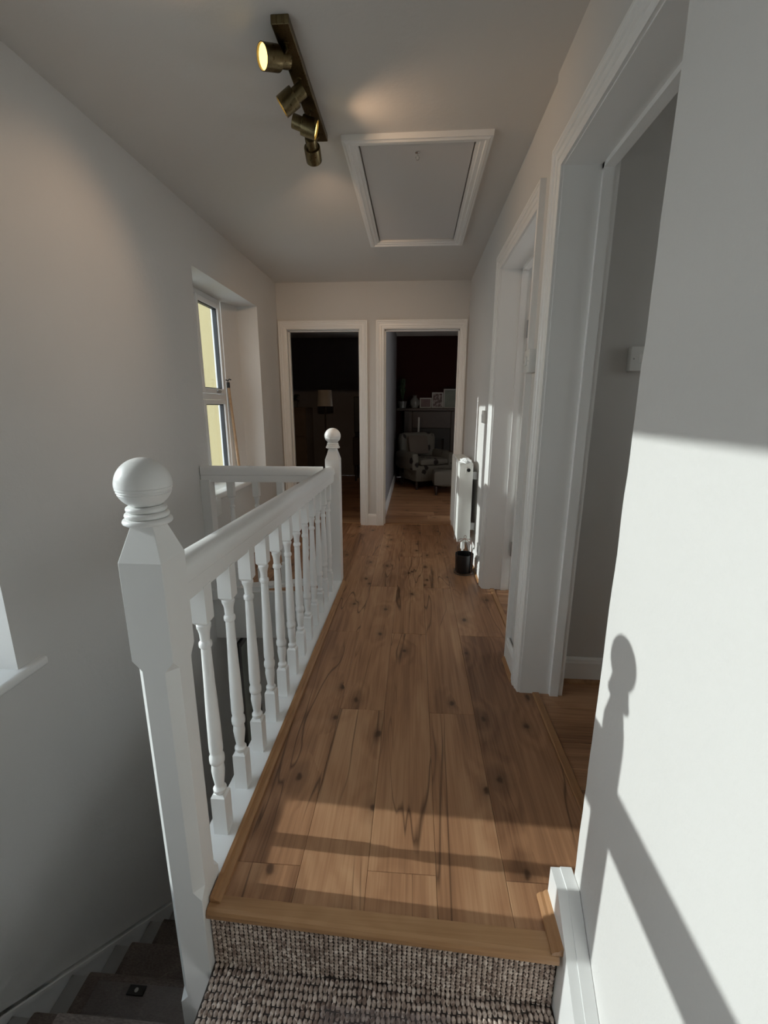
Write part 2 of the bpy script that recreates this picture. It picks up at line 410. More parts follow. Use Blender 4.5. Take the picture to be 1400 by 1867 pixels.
# door threshold strips
def bar_obj(name, x0, x1, y0, y1, z0, z1, mat, c=.003): return MB().cham(x0, x1, y0, y1, z0, z1, c).build(name, mat)
struct(bar_obj('trim_2', 0.541, 0.572, D1[0] - .1, D1[1], -.012, .006, 'oak_trim', .004), 'oak threshold strip across the nearer side doorway')
struct(bar_obj('trim_3', 0.541, 0.572, D2[0], D2[1], -.012, .006, 'oak_trim', .004), 'oak threshold strip across the farther side doorway')
struct(bar_obj('trim_4', DL[0], DL[1], YF + .058, YF + .088, -.012, .005, 'oak_trim_x', .004), 'oak threshold strip under the dark doorway beside the window')
struct(bar_obj('trim_5', DR[0], DR[1], YF + .058, YF + .088, -.012, .005, 'oak_trim_x', .004), 'oak threshold strip under the dark doorway beside the radiator')

# floors of the rooms around
def room_floor(name, x0, x1, y0, y1, ax, label):
    base = struct(MB().box(x0, x1, y0, y1, -.2, -TH).build(name, 'dark_void'), label)
    if ax == 'x':
        n = max(1, round((y1 - y0) / PLW))
        for k in range(n):
            ya = y0 + (y1 - y0) * k / n; yb = y0 + (y1 - y0) * (k + 1) / n
            cut = x0 + random.uniform(.4, 1.2); e = [x0] + ([cut] if cut < x1 - .2 else []) + [x1]
            for a, b in zip(e, e[1:]): plank(a, b, ya, yb, 'oak_floor_x', base)
    else:
        n = max(1, round((x1 - x0) / PLW))
        for k in range(n):
            xa = x0 + (x1 - x0) * k / n; xb = x0 + (x1 - x0) * (k + 1) / n
            e = [y0]; yy = y0 + random.uniform(.3, 1.2)
            while yy < y1 - .25: e.append(yy); yy += 1.3
            e.append(y1)
            for a, b in zip(e, e[1:]): plank(xa, xb, a, b, 'oak_floor', base)
    return base
room_floor('floor_side', 0.572, 1.9, 0.86, 1.87, 'x', 'dark oak plank floor of the nearer side room')
room_floor('floor_middle', 0.572, 2.1, 2.05, 3.6, 'x', 'oak plank floor of the farther side room')
room_floor('floor_living', -0.335, 1.6, YF + .088, 7.9, 'x', 'dim oak floor of the room with the armchair')
room_floor('floor_lounge', -2.4, -0.40, YF + .088, 8.0, 'x', 'dim oak floor of the room with the lamp')

# ------------------------------------------------------------------ architraves, linings
ARCH = [(0.0, 0.0), (0.0, 0.011), (0.006, 0.013), (0.022, 0.014), (0.026, 0.018), (0.044, 0.018), (0.048, 0.023), (0.058, 0.024), (0.064, 0.020), (0.068, 0.024), (0.076, 0.024), (0.076, 0.0)]
def architrave(name, a0, a1, zt, P, label, z0=0.0, left=1.0, right=1.0, mat='trim_gloss', prof=ARCH):
    mb = MB(); rings = []
    for o, th in prof:
        rings.append([P(a0 - o * left, z0, th), P(a0 - o * left, zt + o, th), P(a1 + o * right, zt + o, th), P(a1 + o * right, z0, th)])
    for i in range(len(rings) - 1):
        for k in range(3): mb.add([rings[i][k], rings[i][k + 1], rings[i + 1][k + 1], rings[i + 1][k]], [(0, 1, 2, 3)])
    for k in (0, 3): mb.add([r[k] for r in rings], [tuple(range(len(rings)))])
    return struct(mb.build(name, mat), label)
PF = lambda a, z, th: (a, YF - th, z)
architrave('trim_6', DL[0], DL[1], DL[2], PF, 'white moulded architrave of the dark doorway beside the window')
architrave('trim_7', DR[0], DR[1], DR[2], PF, 'white moulded architrave of the dark doorway beside the radiator', right=0.8)
PR = lambda a, z, th: (XRN - th, a, z)
architrave('trim_8', D1[0], D1[1], D1[2], PR, 'white moulded architrave of the nearer side doorway', left=0.9)
PR2 = lambda a, z, th: (XR - th, a, z)
architrave('trim_9', D2[0], D2[1], D2[2], PR2, 'white moulded architrave of the farther side doorway')
def lining(name, label, boxes):
    mb = MB()
    for b in boxes: mb.box(*b)
    return struct(mb.build(name, 'trim_gloss'), label)
def lin_far(D, name, label):
    y0, y1 = YF - .002, YF + .132; s = .004
    return lining(name, label, [(D[0] - .02, D[0] + s, y0, y1, 0, D[2]), (D[1] - s, D[1] + .02, y0, y1, 0, D[2]), (D[0], D[1], y0, y1, D[2] - s, D[2] + .02),
        (D[0] + s, D[0] + .016, YF + .055, YF + .09, 0, D[2]), (D[1] - .016, D[1] - s, YF + .055, YF + .09, 0, D[2]), (D[0], D[1], YF + .055, YF + .09, D[2] - .016, D[2])])
lin_far(DL, 'trim_10', 'painted door lining inside the dark doorway beside the window')
lin_far(DR, 'trim_11', 'painted door lining inside the dark doorway beside the radiator')
def lin_side(D, X0, name, label):
    x0, x1 = X0 - .001, 0.662; s = .004; a, b = 0.612, 0.648
    return lining(name, label, [(x0, x1, D[0] - .02, D[0] + s, 0, D[2]), (x0, x1, D[1] - s, D[1] + .02, 0, D[2]), (x0, x1, D[0], D[1], D[2] - s, D[2] + .02),
        (a, x1, D[0] + s, D[0] + .018, 0, D[2]), (a, b, D[1] - .020, D[1] - s, 0, D[2]), (a, b, D[0], D[1], D[2] - .020, D[2]), (b, x1 + .006, D[1] - .012, D[1] + .02, 0, D[2] + .006)])
lin_side(D1, XRN, 'trim_12', 'painted door lining of the nearer side doorway')
lin_side(D2, XR, 'trim_13', 'painted door lining of the farther side doorway')

# skirtings
SK = [(0, 0), (0.016, 0), (0.016, 0.098), (0.012, 0.106), (0.012, 0.113), (0.005, 0.122), (0, 0.122)]
def skirt(name, P, a0, a1, label, mat='trim_gloss', bead=True):
    mb = MB(); mb.loft([[P(a, o, z) for o, z in SK] for a in (a0, a1)])
    o = struct(mb.build(name, mat), label)
    if bead:
        b = MB(); b.loft([[P(a, q[0], q[1]) for q in ((0.016, 0), (0.030, 0), (0.028, 0.008), (0.022, 0.015), (0.016, 0.018))] for a in (a0, a1)])
        b.build('floor_bead', 'oak_trim', o)
    return o
skirt('baseboard_far', lambda a, o, z: (a, YF - o, z), DL[1] + .076, DR[0] - .076, 'short white skirting between the two end doorways', bead=False)
skirt('baseboard_right', lambda a, o, z: (XR - o, a, z), D2[1] + .076, YF, 'white skirting behind the radiator')
skirt('baseboard_middle', lambda a, o, z: (XRN - o, a, z), D1[1] + .069, D2[0] - .076, 'short white skirting between the two side doorways')
skirt('baseboard_left', lambda a, o, z: (XL + o, a, z), 2.86, YF, 'white skirting below the far window')
skirt('baseboard_side', lambda a, o, z: (a, 1.87 - o, z), 0.66, 1.9, 'white skirting in the nearer side room', bead=True)

# ------------------------------------------------------------------ windows
def window(name, W, ymul, zt0, zt1, label, y1f=None):
    y0, y1, z0, z1 = W
    if y1f: y1 = y1f
    root = struct(empty(name, (FR, (y0 + y1) / 2, z0)), label)
    def put(nm, mb, mat, par=root):
        o = mb.build(nm, mat, par); o.matrix_parent_inverse = Matrix.Translation(-root.location) if par is root else Matrix.Identity(4); return o
    OF = 0.035
    mb = MB()
    mb.cham(FR - .06, FR, y0, y0 + OF, z0, z1); mb.cham(FR - .06, FR, y1 - OF, y1, z0, z1)
    mb.cham(FR - .06, FR, y0 + OF, y1 - OF, z0, z0 + OF); mb.cham(FR - .06, FR, y0 + OF, y1 - OF, z1 - OF, z1)
    mb.cham(FR - .06, FR, y0 + OF, y1 - OF, (zt0 + zt1) / 2 - .022, (zt0 + zt1) / 2 + .022)
    for ym in ymul: mb.cham(FR - .06, FR, ym - .02, ym + .02, z0 + OF, z1 - OF)
    put('window_frame', mb, 'upvc')
    ys = [y0 + OF] + [v for ym in ymul for v in (ym - .02, ym + .02)] + [y1 - OF]
    zs = [(z0 + OF, (zt0 + zt1) / 2 - .022), ((zt0 + zt1) / 2 + .022, z1 - OF)]
    for a, b in zip(ys[::2], ys[1::2]):
        for iz, (c, d) in enumerate(zs):
            g = 0.003; sw = 0.040 if iz == 1 else 0.036
            mb = MB()
            for bx in ((a + g, a + sw, c + g, d - g), (b - sw, b - g, c + g, d - g), (a + sw, b - sw, c + g, c + sw), (a + sw, b - sw, d - sw, d - g)):
                mb.cham(FR - .05, FR + .012, bx[0], bx[1], bx[2], bx[3])
            s = put('sash', mb, 'upvc')
            q = MB(); k = .007
            for bx in ((a + sw, a + sw + k, c + sw, d - sw), (b - sw - k, b - sw, c + sw, d - sw), (a + sw, b - sw, c + sw, c + sw + k), (a + sw, b - sw, d - sw - k, d - sw)):
                q.box(FR - .034, FR - .004, bx[0], bx[1], bx[2], bx[3])
            o = q.build('gasket', 'black_gasket', s)
            o = MB().box(FR - .030, FR - .024, a + sw, b - sw, c + sw, d - sw).build('pane', 'glass', s)
            if iz == 1:
                hnd = MB(); ym = (a + b) / 2 + .06
                hnd.cham(FR + .012, FR + .02, ym - .03, ym + .03, c + .008, c + .032, .002); hnd.rbox(FR + .018, FR + .034, ym - .05, ym + .012, c + .013, c + .027, .004)
                hnd.build('handle', 'grey_steel', s)
    return root, put
r1, put1 = window('window_1', W1, [], 1.06, 1.19, 'tall stair window near the top of the stairs')
mb = MB(); mb.rbox(FR + .005, XL + .028, W1[0] - .08, W1[1] + .10, 0.300, 0.336, .012, 3); put1('window_sill', mb, 'trim_gloss')
r2_, put2 = window('window_2', W2, [3.30], 1.255, 1.365, 'white framed landing window looking at a yellow wall', y1f=3.765)
mb = MB(); mb.rbox(FR + .005, XL + .03, W2[0] + .002, W2[1] - .002, 0.605, 0.645, .012, 3); put2('window_sill', mb, 'trim_gloss')

# ------------------------------------------------------------------ outside
ext = MB().box(-4.6, -1.68, 4.36, 4.50, -2.8, 3.2).build('exterior_wall', 'yellow_render'); struct(ext, 'yellow rendered house wall outside the landing window', 'wall')
struct(MB().box(-40, -1.69, -30, 40, -3.0, -2.8).build('ground', 'concrete'), 'pale concrete yard outside the windows', 'ground')

# ------------------------------------------------------------------ stairs
stairs = tag(empty('staircase', (-0.05, 0.8, -0.2)), 'brown carpeted stairs turning down from the oak landing', 'stairs')
def sput(nm, mb, mat, par=stairs, **kw):
    o = mb.build(nm, mat, par)
    if par is stairs: o.matrix_parent_inverse = Matrix.Translation(-stairs.location)
    return o
RZ = -0.197
mb = MB()   # oak nosing with a rounded lip, a touch out of square like the real one
NS = []
for x, yf, yb in ((-0.4995, 0.806, 0.848), (0.355, 0.770, 0.823)):
    pr = [(yb, 0.0), (yb, 0.006), (yf + .012, 0.007), (yf + .004, 0.004), (yf, -.004), (yf, -.016), (yf + .006, -.022), (yf + .03, -.022), (yf + .03, -.010), (yb, -.010)]
    NS.append([(x, a, b) for a, b in pr])
mb.loft(NS); sput('nosing', mb, 'oak_trim_x')
# carpeted treads: dense rows of woven loops on a dark backing
def loops(mb, O, U, V, nu, nv, du, dv, h, seg=6, wob=1.0):
    O, U, V = Vector(O), Vector(U).normalized(), Vector(V).normalized(); N = U.cross(V)
    for j in range(nv):
        for i in range(nu):
            jit = random.uniform(-.12, .12) * wob
            c = O + U * du * (i + .5 + (.12 if j % 2 else -.03) * wob + jit * .5) + V * dv * (j + .5 + .25 * math.sin(i * .9 + j * .2) * .3 + jit)
            hh = h * random.uniform(.75, 1.15); ru, rv = du * .50, dv * .56
            vs = [c + U * ru * math.cos(2 * math.pi * k / seg) + V * rv * math.sin(2 * math.pi * k / seg) for k in range(seg)]
            vs += [c + N * hh * .75 + U * ru * .62 * math.cos(2 * math.pi * k / seg) + V * rv * .62 * math.sin(2 * math.pi * k / seg) for k in range(seg)] + [c + N * hh]
            fs = [(k, (k + 1) % seg, seg + (k + 1) % seg, seg + k) for k in range(seg)] + [(seg + k, seg + (k + 1) % seg, 2 * seg) for k in range(seg)]
            mb.add(vs, fs, True)
def raw(mb, name, mat, par):
    me = bpy.data.meshes.new(name); me.from_pydata(mb.v, [], mb.f); me.polygons.foreach_set('use_smooth', mb.sm); me.materials.append(MATS[mat])
    o = bpy.data.objects.new(name, me); col.objects.link(o); o.parent = par; return o
mb = MB(); mb.prism([(-0.50, 0.826), (0.362, 0.800), (0.362, 0.86), (-0.50, 0.86)], 'z', RZ - .02, -.02)
rs = sput('riser', mb, 'carpet_backing')
L = MB(); loops(L, (-0.500, 0.826, RZ + .004), (0.862, -0.026, 0), (0, 0, 1), 70, 15, 0.0123, 0.0116, 0.005, 6, .45)
tag(raw(L, 'carpet_loops', 'carpet', rs), kind='stuff')
mb = MB(); mb.box(-0.50, 0.362, -0.6, 0.826, RZ - .03, RZ)
tr_ = sput('tread', mb, 'carpet_backing')
L = MB(); loops(L, (-0.498, 0.40, RZ), (1, 0, 0), (0, 1, 0), 70, 27, 0.01225, 0.0159, 0.006)
loops(L, (-0.498, -0.6, RZ), (1, 0, 0), (0, 1, 0), 70, 63, 0.01225, 0.0159, 0.006, 4)
tag(raw(L, 'carpet_loops', 'carpet', tr_), kind='stuff')
# winder steps on the turn, then the lower flight under the landing
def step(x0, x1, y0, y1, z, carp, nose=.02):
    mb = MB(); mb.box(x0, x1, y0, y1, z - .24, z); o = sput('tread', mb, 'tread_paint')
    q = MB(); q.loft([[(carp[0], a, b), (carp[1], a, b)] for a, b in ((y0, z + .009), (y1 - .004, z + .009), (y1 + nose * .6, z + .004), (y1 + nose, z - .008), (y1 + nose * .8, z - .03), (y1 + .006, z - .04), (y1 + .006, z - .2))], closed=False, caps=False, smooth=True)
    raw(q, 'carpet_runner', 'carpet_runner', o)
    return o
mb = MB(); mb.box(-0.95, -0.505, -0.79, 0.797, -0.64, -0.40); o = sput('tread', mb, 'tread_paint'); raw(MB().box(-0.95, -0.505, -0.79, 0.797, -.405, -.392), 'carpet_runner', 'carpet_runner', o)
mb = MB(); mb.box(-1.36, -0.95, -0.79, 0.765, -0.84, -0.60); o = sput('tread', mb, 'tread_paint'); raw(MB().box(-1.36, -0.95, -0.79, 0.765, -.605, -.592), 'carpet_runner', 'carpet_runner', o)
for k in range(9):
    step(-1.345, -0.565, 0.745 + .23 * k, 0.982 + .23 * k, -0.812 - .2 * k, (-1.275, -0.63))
# strings: left wall string with a capped top edge; right one beside the stair wall
sl_ = -0.872
mb = MB()
def zt(y): return -0.775 + sl_ * (y - 0.972)
mb.prism([(-0.2, zt(.55)), (.55, zt(.55)), (2.95, zt(2.95)), (2.95, zt(2.95) - .40), (-.2, zt(.55) - .6)], 'x', XL + .001, XL + .022)
sput('string_board', mb, 'trim_gloss')
mb = MB(); mb.prism([(-0.2, zt(.55)), (.55, zt(.55)), (2.95, zt(2.95)), (2.95, zt(2.95) - .02), (.55, zt(.55) - .02), (-.2, zt(.55) - .02)], 'x', XL + .001, XL + .032); sput('string_cap', mb, 'trim_gloss')
mb = MB(); mb.prism([(0.895, -.36), (0.895, -.9), (2.9, -2.62), (2.9, -.36)], 'x', -0.565, -0.548); sput('string_board', mb, 'trim_gloss')
# right hand string / skirting with its ledge
mb = MB()
def rstr(x0, x1, t0, c):
    top = [(0.902, t0), (0.845, t0), (0.70, t0 - .135), (0.30, t0 - .46), (-0.6, t0 - .46)]
    mb.prism([(0.902, -.0)] + top + [(-0.6, -.75), (0.80, -.75), (0.80, -.0)], 'x', x0, x1)
rstr(0.363, 0.390, 0.106, 0); rstr(0.386, XN - .001, 0.109, 0)
sput('string_board', mb, 'white_gloss')
# short oak bead by the string and the long bead beside the balustrade
mb = MB(); mb.loft([[(x, y, z) for x, z in ((0.363, 0.006), (0.337, 0.006), (0.338, 0.012), (0.345, 0.018), (0.352, 0.019), (0.357, 0.026), (0.363, 0.028))] for y in (0.775, 0.905)])
sput('floor_bead', mb, 'oak_trim')
mb = MB(); mb.loft([[(x, y, z) for x, z in ((-0.497, 0.0), (-0.470, 0.0), (-0.471, 0.008), (-0.477, 0.013), (-0.483, 0.014), (-0.488, 0.022), (-0.497, 0.024))] for y in (0.828, 2.945)])
struct(mb.build('trim_14', 'oak_trim'), 'oak bead along the foot of the white balustrade')

# clear tread protectors with black tags
def mat_pad(x0, x1, y0, y1, z, tx, ty, label):
    o = tag(MB().cham(x0, x1, y0, y1, z, z + .0025, .001).build('tread_mat', 'clear_plastic'), label, 'stair mat', 'clear tread mats on the carpeted steps')
    q = MB().cham(tx - .034, tx + .034, ty - .016, ty + .016, z + .0025, z + .0045, .0008).build('tag', 'black_plastic', o)
    d = MB()
    d.lathe([(0.0, .0046), (.004, .0046), (.004, .0054), (0, .0054)], (tx, ty, z), 14); d.lathe([(.0065, .0046), (.0075, .0046), (.0075, .0054), (.0065, .0054)], (tx, ty, z), 18)
    d.build('emblem', 'grey_steel', q)
    return o
mat_pad(-0.20, 0.115, 0.45, 0.755, RZ + .0075, 0.045, 0.672, 'clear plastic mat with black tag on the top carpeted step')
mat_pad(-1.22, -0.75, 0.99, 1.20, -1.0025, -1.05, 1.178, 'clear plastic mat with black tag on a lower dark step')

# ------------------------------------------------------------------ balustrade
NW = 0.046
def newel_post(mb, cx, cy, top, zb, hw=NW, plainbase=False):
    """square post, tapered top, each corner with its own stopped chamfer"""
    e = .0012
    # corner order FR, BR, BL, FL : (chamfer start z, stop z)
    rng = [(0.705, 0.05), (0.705, 0.05), (0.705, -0.31), (0.705, -0.31)] if not plainbase else [(9, 9)] * 4
    z1 = top - 0.075
    def cz(z, r):
        a, b = r
        c = 0.021
        if z >= a or z <= b: return e
        return min(c, e + (a - z) * .9, e + (z - b) * .9)
    def ring(z, h, cs):
        out = []
        sg = [(1, -1), (1, 1), (-1, 1), (-1, -1)]
        for (sx, sy), c in zip(sg, cs):
            p1 = (cx + sx * h, cy + sy * (h - c), z); p2 = (cx + sx * (h - c), cy + sy * h, z)
            out += [p1, p2] if (sx, sy) in ((1, 1), (-1, -1)) else [p2, p1]
        return out
    zs = sorted({zb, -.33, -.31, -.30, -.287, .05, .06, .0725, z1, .705, .692, .682})
    zs = [z for z in zs if zb <= z <= z1]
    rings = [ring(z, hw, [cz(z, r) for r in rng]) for z in zs] + [ring(top, hw * .50, [e] * 4)]
    mb.loft(rings)
def finial(cx, cy, zt, par, R0=0.0535):
    c = MB(); z = zt
    def tor(z0, r0, rr): return [(r0 + rr * math.cos(a) if False else r0 - rr + rr * math.cos(a) + 0, z0 + rr * math.sin(a)) for a in [R(-90 + 22.5 * k) for k in range(9)]]
    pr = [(0.030, 0.0)] + tor(0.0065, 0.0475, .0065) + tor(0.0195, 0.0425, .0062) + tor(0.0320, 0.039, .0060) + [(0.033, 0.0385)]
    c.lathe(pr, (cx, cy, z), 40); o = c.build('collar', 'white_gloss', par)
    b = MB(); pb = []
    for k in range(101):
        a = R(-62 + (152) * k / 100); rr = R0 * math.cos(a); zz = 0.0815 + 0.050 * math.sin(a)
        if a > 0: zz = 0.0815 + 0.054 * math.sin(a)
        for g in (-.34, -.22, -.10):
            if abs(a - g) < .022: rr -= .0015
        pb.append((max(rr, 0.0001), zz))
    pb = [(0.028, 0.036)] + pb
    b.lathe(pb, (cx, cy, z), 48); b.build('ball_finial', 'white_gloss', par)
def baluster_mesh(H, s=.0205):
    mb = MB(); b0, b1 = 0.135, H - 0.108
    e = .001
    def sq(z, h): return [(h, -h, z), (h, h, z), (-h, h, z), (-h, -h, z)]
    mb.loft([sq(0, s), sq(b0 - .008, s), sq(b0, s * .72)]); mb.loft([sq(b1, s * .72), sq(b1 + .008, s), sq(H, s)])
    T = b1 - b0
    pr = [(0.0150, 0), (0.0185, .006), (0.0185, .014), (0.0135, .020), (0.0130, .028), (0.0165, .055), (0.0185, .075), (0.0165, .098), (0.0205, .104), (0.0212, .112), (0.0205, .122), (0.0165, .130), (0.0188, .142), (0.0192, .155),
          (0.0175, T * .50), (0.0150, T * .66), (0.0130, T - .082), (0.0125, T - .072), (0.0165, T - .068), (0.0172, T - .062), (0.0165, T - .056), (0.0125, T - .051), (0.0135, T - .030), (0.0160, T - .018), (0.0188, T - .012), (0.0188, T - .004), (0.0150, T)]
    mb.lathe(pr, (0, 0, b0), 18)
    return mb
RAILP = [(-0.024, 0.0), (0.024, 0.0), (0.026, 0.030), (0.026, 0.044), (0.033, 0.050), (0.0345, 0.064), (0.0335, 0.080), (0.029, 0.093), (0.018, 0.102), (0.0, 0.105), (-0.018, 0.102), (-0.029, 0.093), (-0.0335, 0.080), (-0.0345, 0.064), (-0.033, 0.050), (-0.026, 0.044), (-0.026, 0.030)]
def rail(mb, a, b):
    a, b = Vector(a), Vector(b); d = (b - a); d.z = 0; d.normalize(); s = Vector((d.y, -d.x, 0))
    mb.loft([[p + s * o + Vector((0, 0, z)) for o, z in RAILP] for p in (a, b)], smooth=True)
N1 = (-0.547, 0.846); N2 = (-0.556, 2.990)
bal = tag(empty('balustrade', (N1[0], N1[1], -0.8)), 'white turned spindle balustrade with ball topped newels beside the oak floor', 'balustrade')
BI = Matrix.Translation(-bal.location)
def bput(nm, mb, mat='white_gloss', par=bal):
    o = mb.build(nm, mat, par)
    if par is bal: o.matrix_parent_inverse = BI
    return o
mb = MB(); newel_post(mb, *N1, 1.002, -0.80); n1 = bput('newel_post', mb); finial(*N1, 1.000, n1)
mb = MB(); newel_post(mb, *N2, 0.962, -0.36, .047, True); n2 = bput('newel_post', mb); finial(*N2, 0.960, n2, .0545)
RA, RB = 0.791, 0.737
mb = MB(); rail(mb, (-0.547, N1[1] + NW - .002, RA), (-0.572, N2[1] - .046, RB)); bput('handrail', mb)
mb = MB(); mb.cham(-0.592, -0.497, N1[1] + NW - .012, N2[1] - .046, -.012, 0.018, .003); bput('base_rail', mb)
NB = 12
for k in range(NB):
    y = 1.018 + 0.1583 * k; f = (y - .892) / (2.944 - .892); zr = RA + (RB - RA) * f; x = -0.5415 - .016 * f
    H = zr + .006 - .017
    o = bput('baluster', baluster_mesh(H)); o.location = (x, y, .017)
# return along the stairwell end
bal2 = tag(empty('balustrade', (-0.96, 2.88, 0)), 'short white spindle rail across the stairwell end under the landing window', 'balustrade')
BI2 = Matrix.Translation(-bal2.location)
def b2(nm, mb, mat='white_gloss'):
    o = mb.build(nm, mat, bal2); o.matrix_parent_inverse = BI2; return o
A2, B2 = Vector((-0.622, 2.958, 0)), Vector((-1.372, 2.735, 0))
mb = MB(); rail(mb, A2 + Vector((0, 0, .732)), B2 + Vector((0, 0, .760))); b2('handrail', mb)
d2 = (B2 - A2).normalized(); s2 = Vector((d2.y, -d2.x, 0))
mb = MB(); mb.loft([[p + s2 * o + Vector((0, 0, z)) for o, z in ((-.045, -.05), (.045, -.05), (.045, .02), (-.045, .02))] for p in (A2, B2)]); b2('base_rail', mb)
for k, fx in enumerate((0.17, 0.37, 0.57, 0.775)):
    p = A2.lerp(B2, fx); o = b2('baluster', baluster_mesh(.732 + .028 * fx - .014)); o.location = (p.x, p.y, .019)
mb = MB(); p = B2; mb.box(p.x + .002, p.x + .062, p.y - .03, p.y + .045, -.05, .775); b2('wall_post', mb)

# ------------------------------------------------------------------ loft hatch
hatch = tag(empty('loft_hatch', (-0.017, 2.9, ZC)), 'white framed loft hatch in the ceiling', 'hatch')
HI = Matrix.Translation(-hatch.location)
mb = MB(); rings = []
HP = [(0.0, 0.0), (0.0, 0.012), (0.012, 0.014), (0.016, 0.019), (0.034, 0.020), (0.038, 0.026), (0.050, 0.027), (0.056, 0.022), (0.066, 0.022), (0.068, 0.0)]
for o, th in HP:
    z = ZC - th; rings.append([(HT[0] - o, HT[2] - o, z), (HT[1] + o, HT[2] - o, z), (HT[1] + o, HT[3] + o, z), (HT[0] - o, HT[3] + o, z)])
for i in range(len(rings) - 1):
    for k in range(4): mb.add([rings[i][k], rings[i][(k + 1) % 4], rings[i + 1][(k + 1) % 4], rings[i + 1][k]], [(0, 1, 2, 3)])
o = mb.build('frame', 'trim_gloss', hatch); o.matrix_parent_inverse = HI
mb = MB(); mb.cham(HT[0] + .005, HT[1] - .005, HT[2] + .006, HT[3] - .004, ZC + .002, ZC + .02, .002); pn = mb.build('panel', 'hatch_paint', hatch); pn.matrix_parent_inverse = HI
mb = MB(); mb.box(HT[0] - .0, HT[1] + .0, HT[2], HT[3], ZC + .021, ZC + .05); o = mb.build('backing', 'dark_wood', hatch); o.matrix_parent_inverse = HI
mb = MB(); hx, hy = -0.013, 2.40
mb.lathe([(.011, 0), (.011, -.003), (.004, -.006)], (hx, hy, ZC + .002), 16)
mb.tube([(hx, hy, ZC), (hx, hy, ZC - .012)] + [(hx + .008 * math.sin(a), hy, ZC - .021 + .009 * math.cos(a)) for a in [R(20 * k) for k in range(1, 17)]], .0022, 8)
mb.build('eye_hook', 'chrome', pn)

# ------------------------------------------------------------------ spotlight bar
lamp = tag(empty('spotlight_bar', (-0.432, 1.9, ZC)), 'brushed brass ceiling bar with four tilted spotlights', 'light')
LI = Matrix.Translation(-lamp.location)
def lput(nm, mb, mat, par=lamp):
    o = mb.build(nm, mat, par)
    if par is lamp: o.matrix_parent_inverse = LI
    return o
BX0, BX1, BY0, BY1 = -0.462, -0.406, 1.620, 2.235
lput('bar', MB().cham(BX0, BX1, BY0, BY1, ZC - .026, ZC, .002), 'brass')
heads = [((-0.480, 1.695, 2.330), (-0.70, -0.65, -0.28)), ((-0.470, 1.863, 2.312), (-0.84, 0.0, -0.55)), ((-0.450, 2.020, 2.312), (0.82, 0.15, -0.24)), ((-0.462, 2.175, 2.303), (-0.06, 0.90, -0.42))]
jy = [1.690, 1.85, 2.02, 2.165]
for (c, d), y, pw, cone in zip(heads, jy, (2.4, 7.0, 5.0, 30.0), (90, 70, 115, 92)):
    c, d = Vector(c), Vector(d).normalized()
    q = d.to_track_quat('Z', 'Y').to_matrix()
    mb = MB(); k = Matrix(q)
    mb.lathe([(.0, -.056), (.0235, -.056), (.0245, -.053), (.0245, -.018), (.0335, -.018), (.0345, -.015), (.0345, .040), (.0325, .040), (.0325, .030), (.0, .030)], c, 28, k)
    h = lput('spot_head', mb, 'brass')
    b = MB(); b.lathe([(.0, .0315), (.0322, .0315), (.0322, .033), (.018, .0365), (0, .0375)], c, 24, k); lput('bulb', b, 'bulb', h)
    st = MB(); top = Vector((-0.434, y, ZC - .024)); st.lathe([(.008, 0), (.008, -.006)], top, 12); st.tube([top, top + Vector((0, 0, -.02)), c - d * .034], .005, 8); lput('stem', st, 'brass', h)
    ld = bpy.data.lights.new('spot_light', 'SPOT'); ld.energy = pw; ld.color = (1.0, .66, .40); ld.spot_size = R(cone); ld.spot_blend = .9; ld.shadow_soft_size = .022
    lo = bpy.data.objects.new('spot_light', ld); col.objects.link(lo); lo.location = c + d * .045; lo.rotation_euler = d.to_track_quat('-Z', 'Y').to_euler()

# ------------------------------------------------------------------ right wall fittings
def plate(name, P, a0, a1, z0, z1, dep, label, cat, group=None, rocker=True):
    """P(a, d, z): a along the wall, d out from it"""
    pts = [P(a0, 0, z0), P(a1, dep, z1)]; lo = [min(p[i] for p in pts) for i in range(3)]; hi = [max(p[i] for p in pts) for i in range(3)]
    o = tag(MB().rbox(lo[0], hi[0], lo[1], hi[1], lo[2], hi[2], .004, 2).build(name, 'white_plastic'), label, cat, group)
    if rocker:
        am, zm = (a0 + a1) / 2, (z0 + z1) / 2; pts = [P(am - .012, dep - .001, zm - .018), P(am + .012, dep + .005, zm + .018)]
        lo = [min(p[i] for p in pts) for i in range(3)]; hi = [max(p[i] for p in pts) for i in range(3)]
        MB().cham(lo[0], hi[0], lo[1], hi[1], lo[2], hi[2], .002).build('rocker', 'white_plastic', o)
        for s in (-1, 1):
            pts = [P(am + s * .032 - .003, dep - .001, zm - .003), P(am + s * .032 + .003, dep + .0006, zm + .003)]
            lo = [min(p[i] for p in pts) for i in range(3)]; hi = [max(p[i] for p in pts) for i in range(3)]
            MB().box(lo[0], hi[0], lo[1], hi[1], lo[2], hi[2]).build('screw', 'grey_steel', o)
    return o
plate('light_switch', lambda a, d, z: (XRN - d, a, z), 1.885, 1.972, 1.372, 1.462, .040, 'white light switch between the two side doorways', 'switch')
plate('light_switch', lambda a, d, z: (XR - d, a, z), 3.20, 3.286, 1.125, 1.212, .022, 'small white switch in the sun strip above the radiator', 'switch')
plate('light_switch', lambda a, d, z: (a, 1.87 - d, z), 0.818, 0.905, 1.372, 1.462, .034, 'surface mounted white switch inside the nearer side room', 'switch')
plate('power_socket', lambda a, d, z: (XR - d, a, z), 3.15, 3.236, 0.155, 0.24, .012, 'white wall socket low beside the radiator pipe', 'socket')
plate('cable_box', lambda a, d, z: (XL + d, a, z), 2.80, 2.925, 0.50, 0.615, .03, 'small white box on the wall below the landing window', 'box', rocker=False)

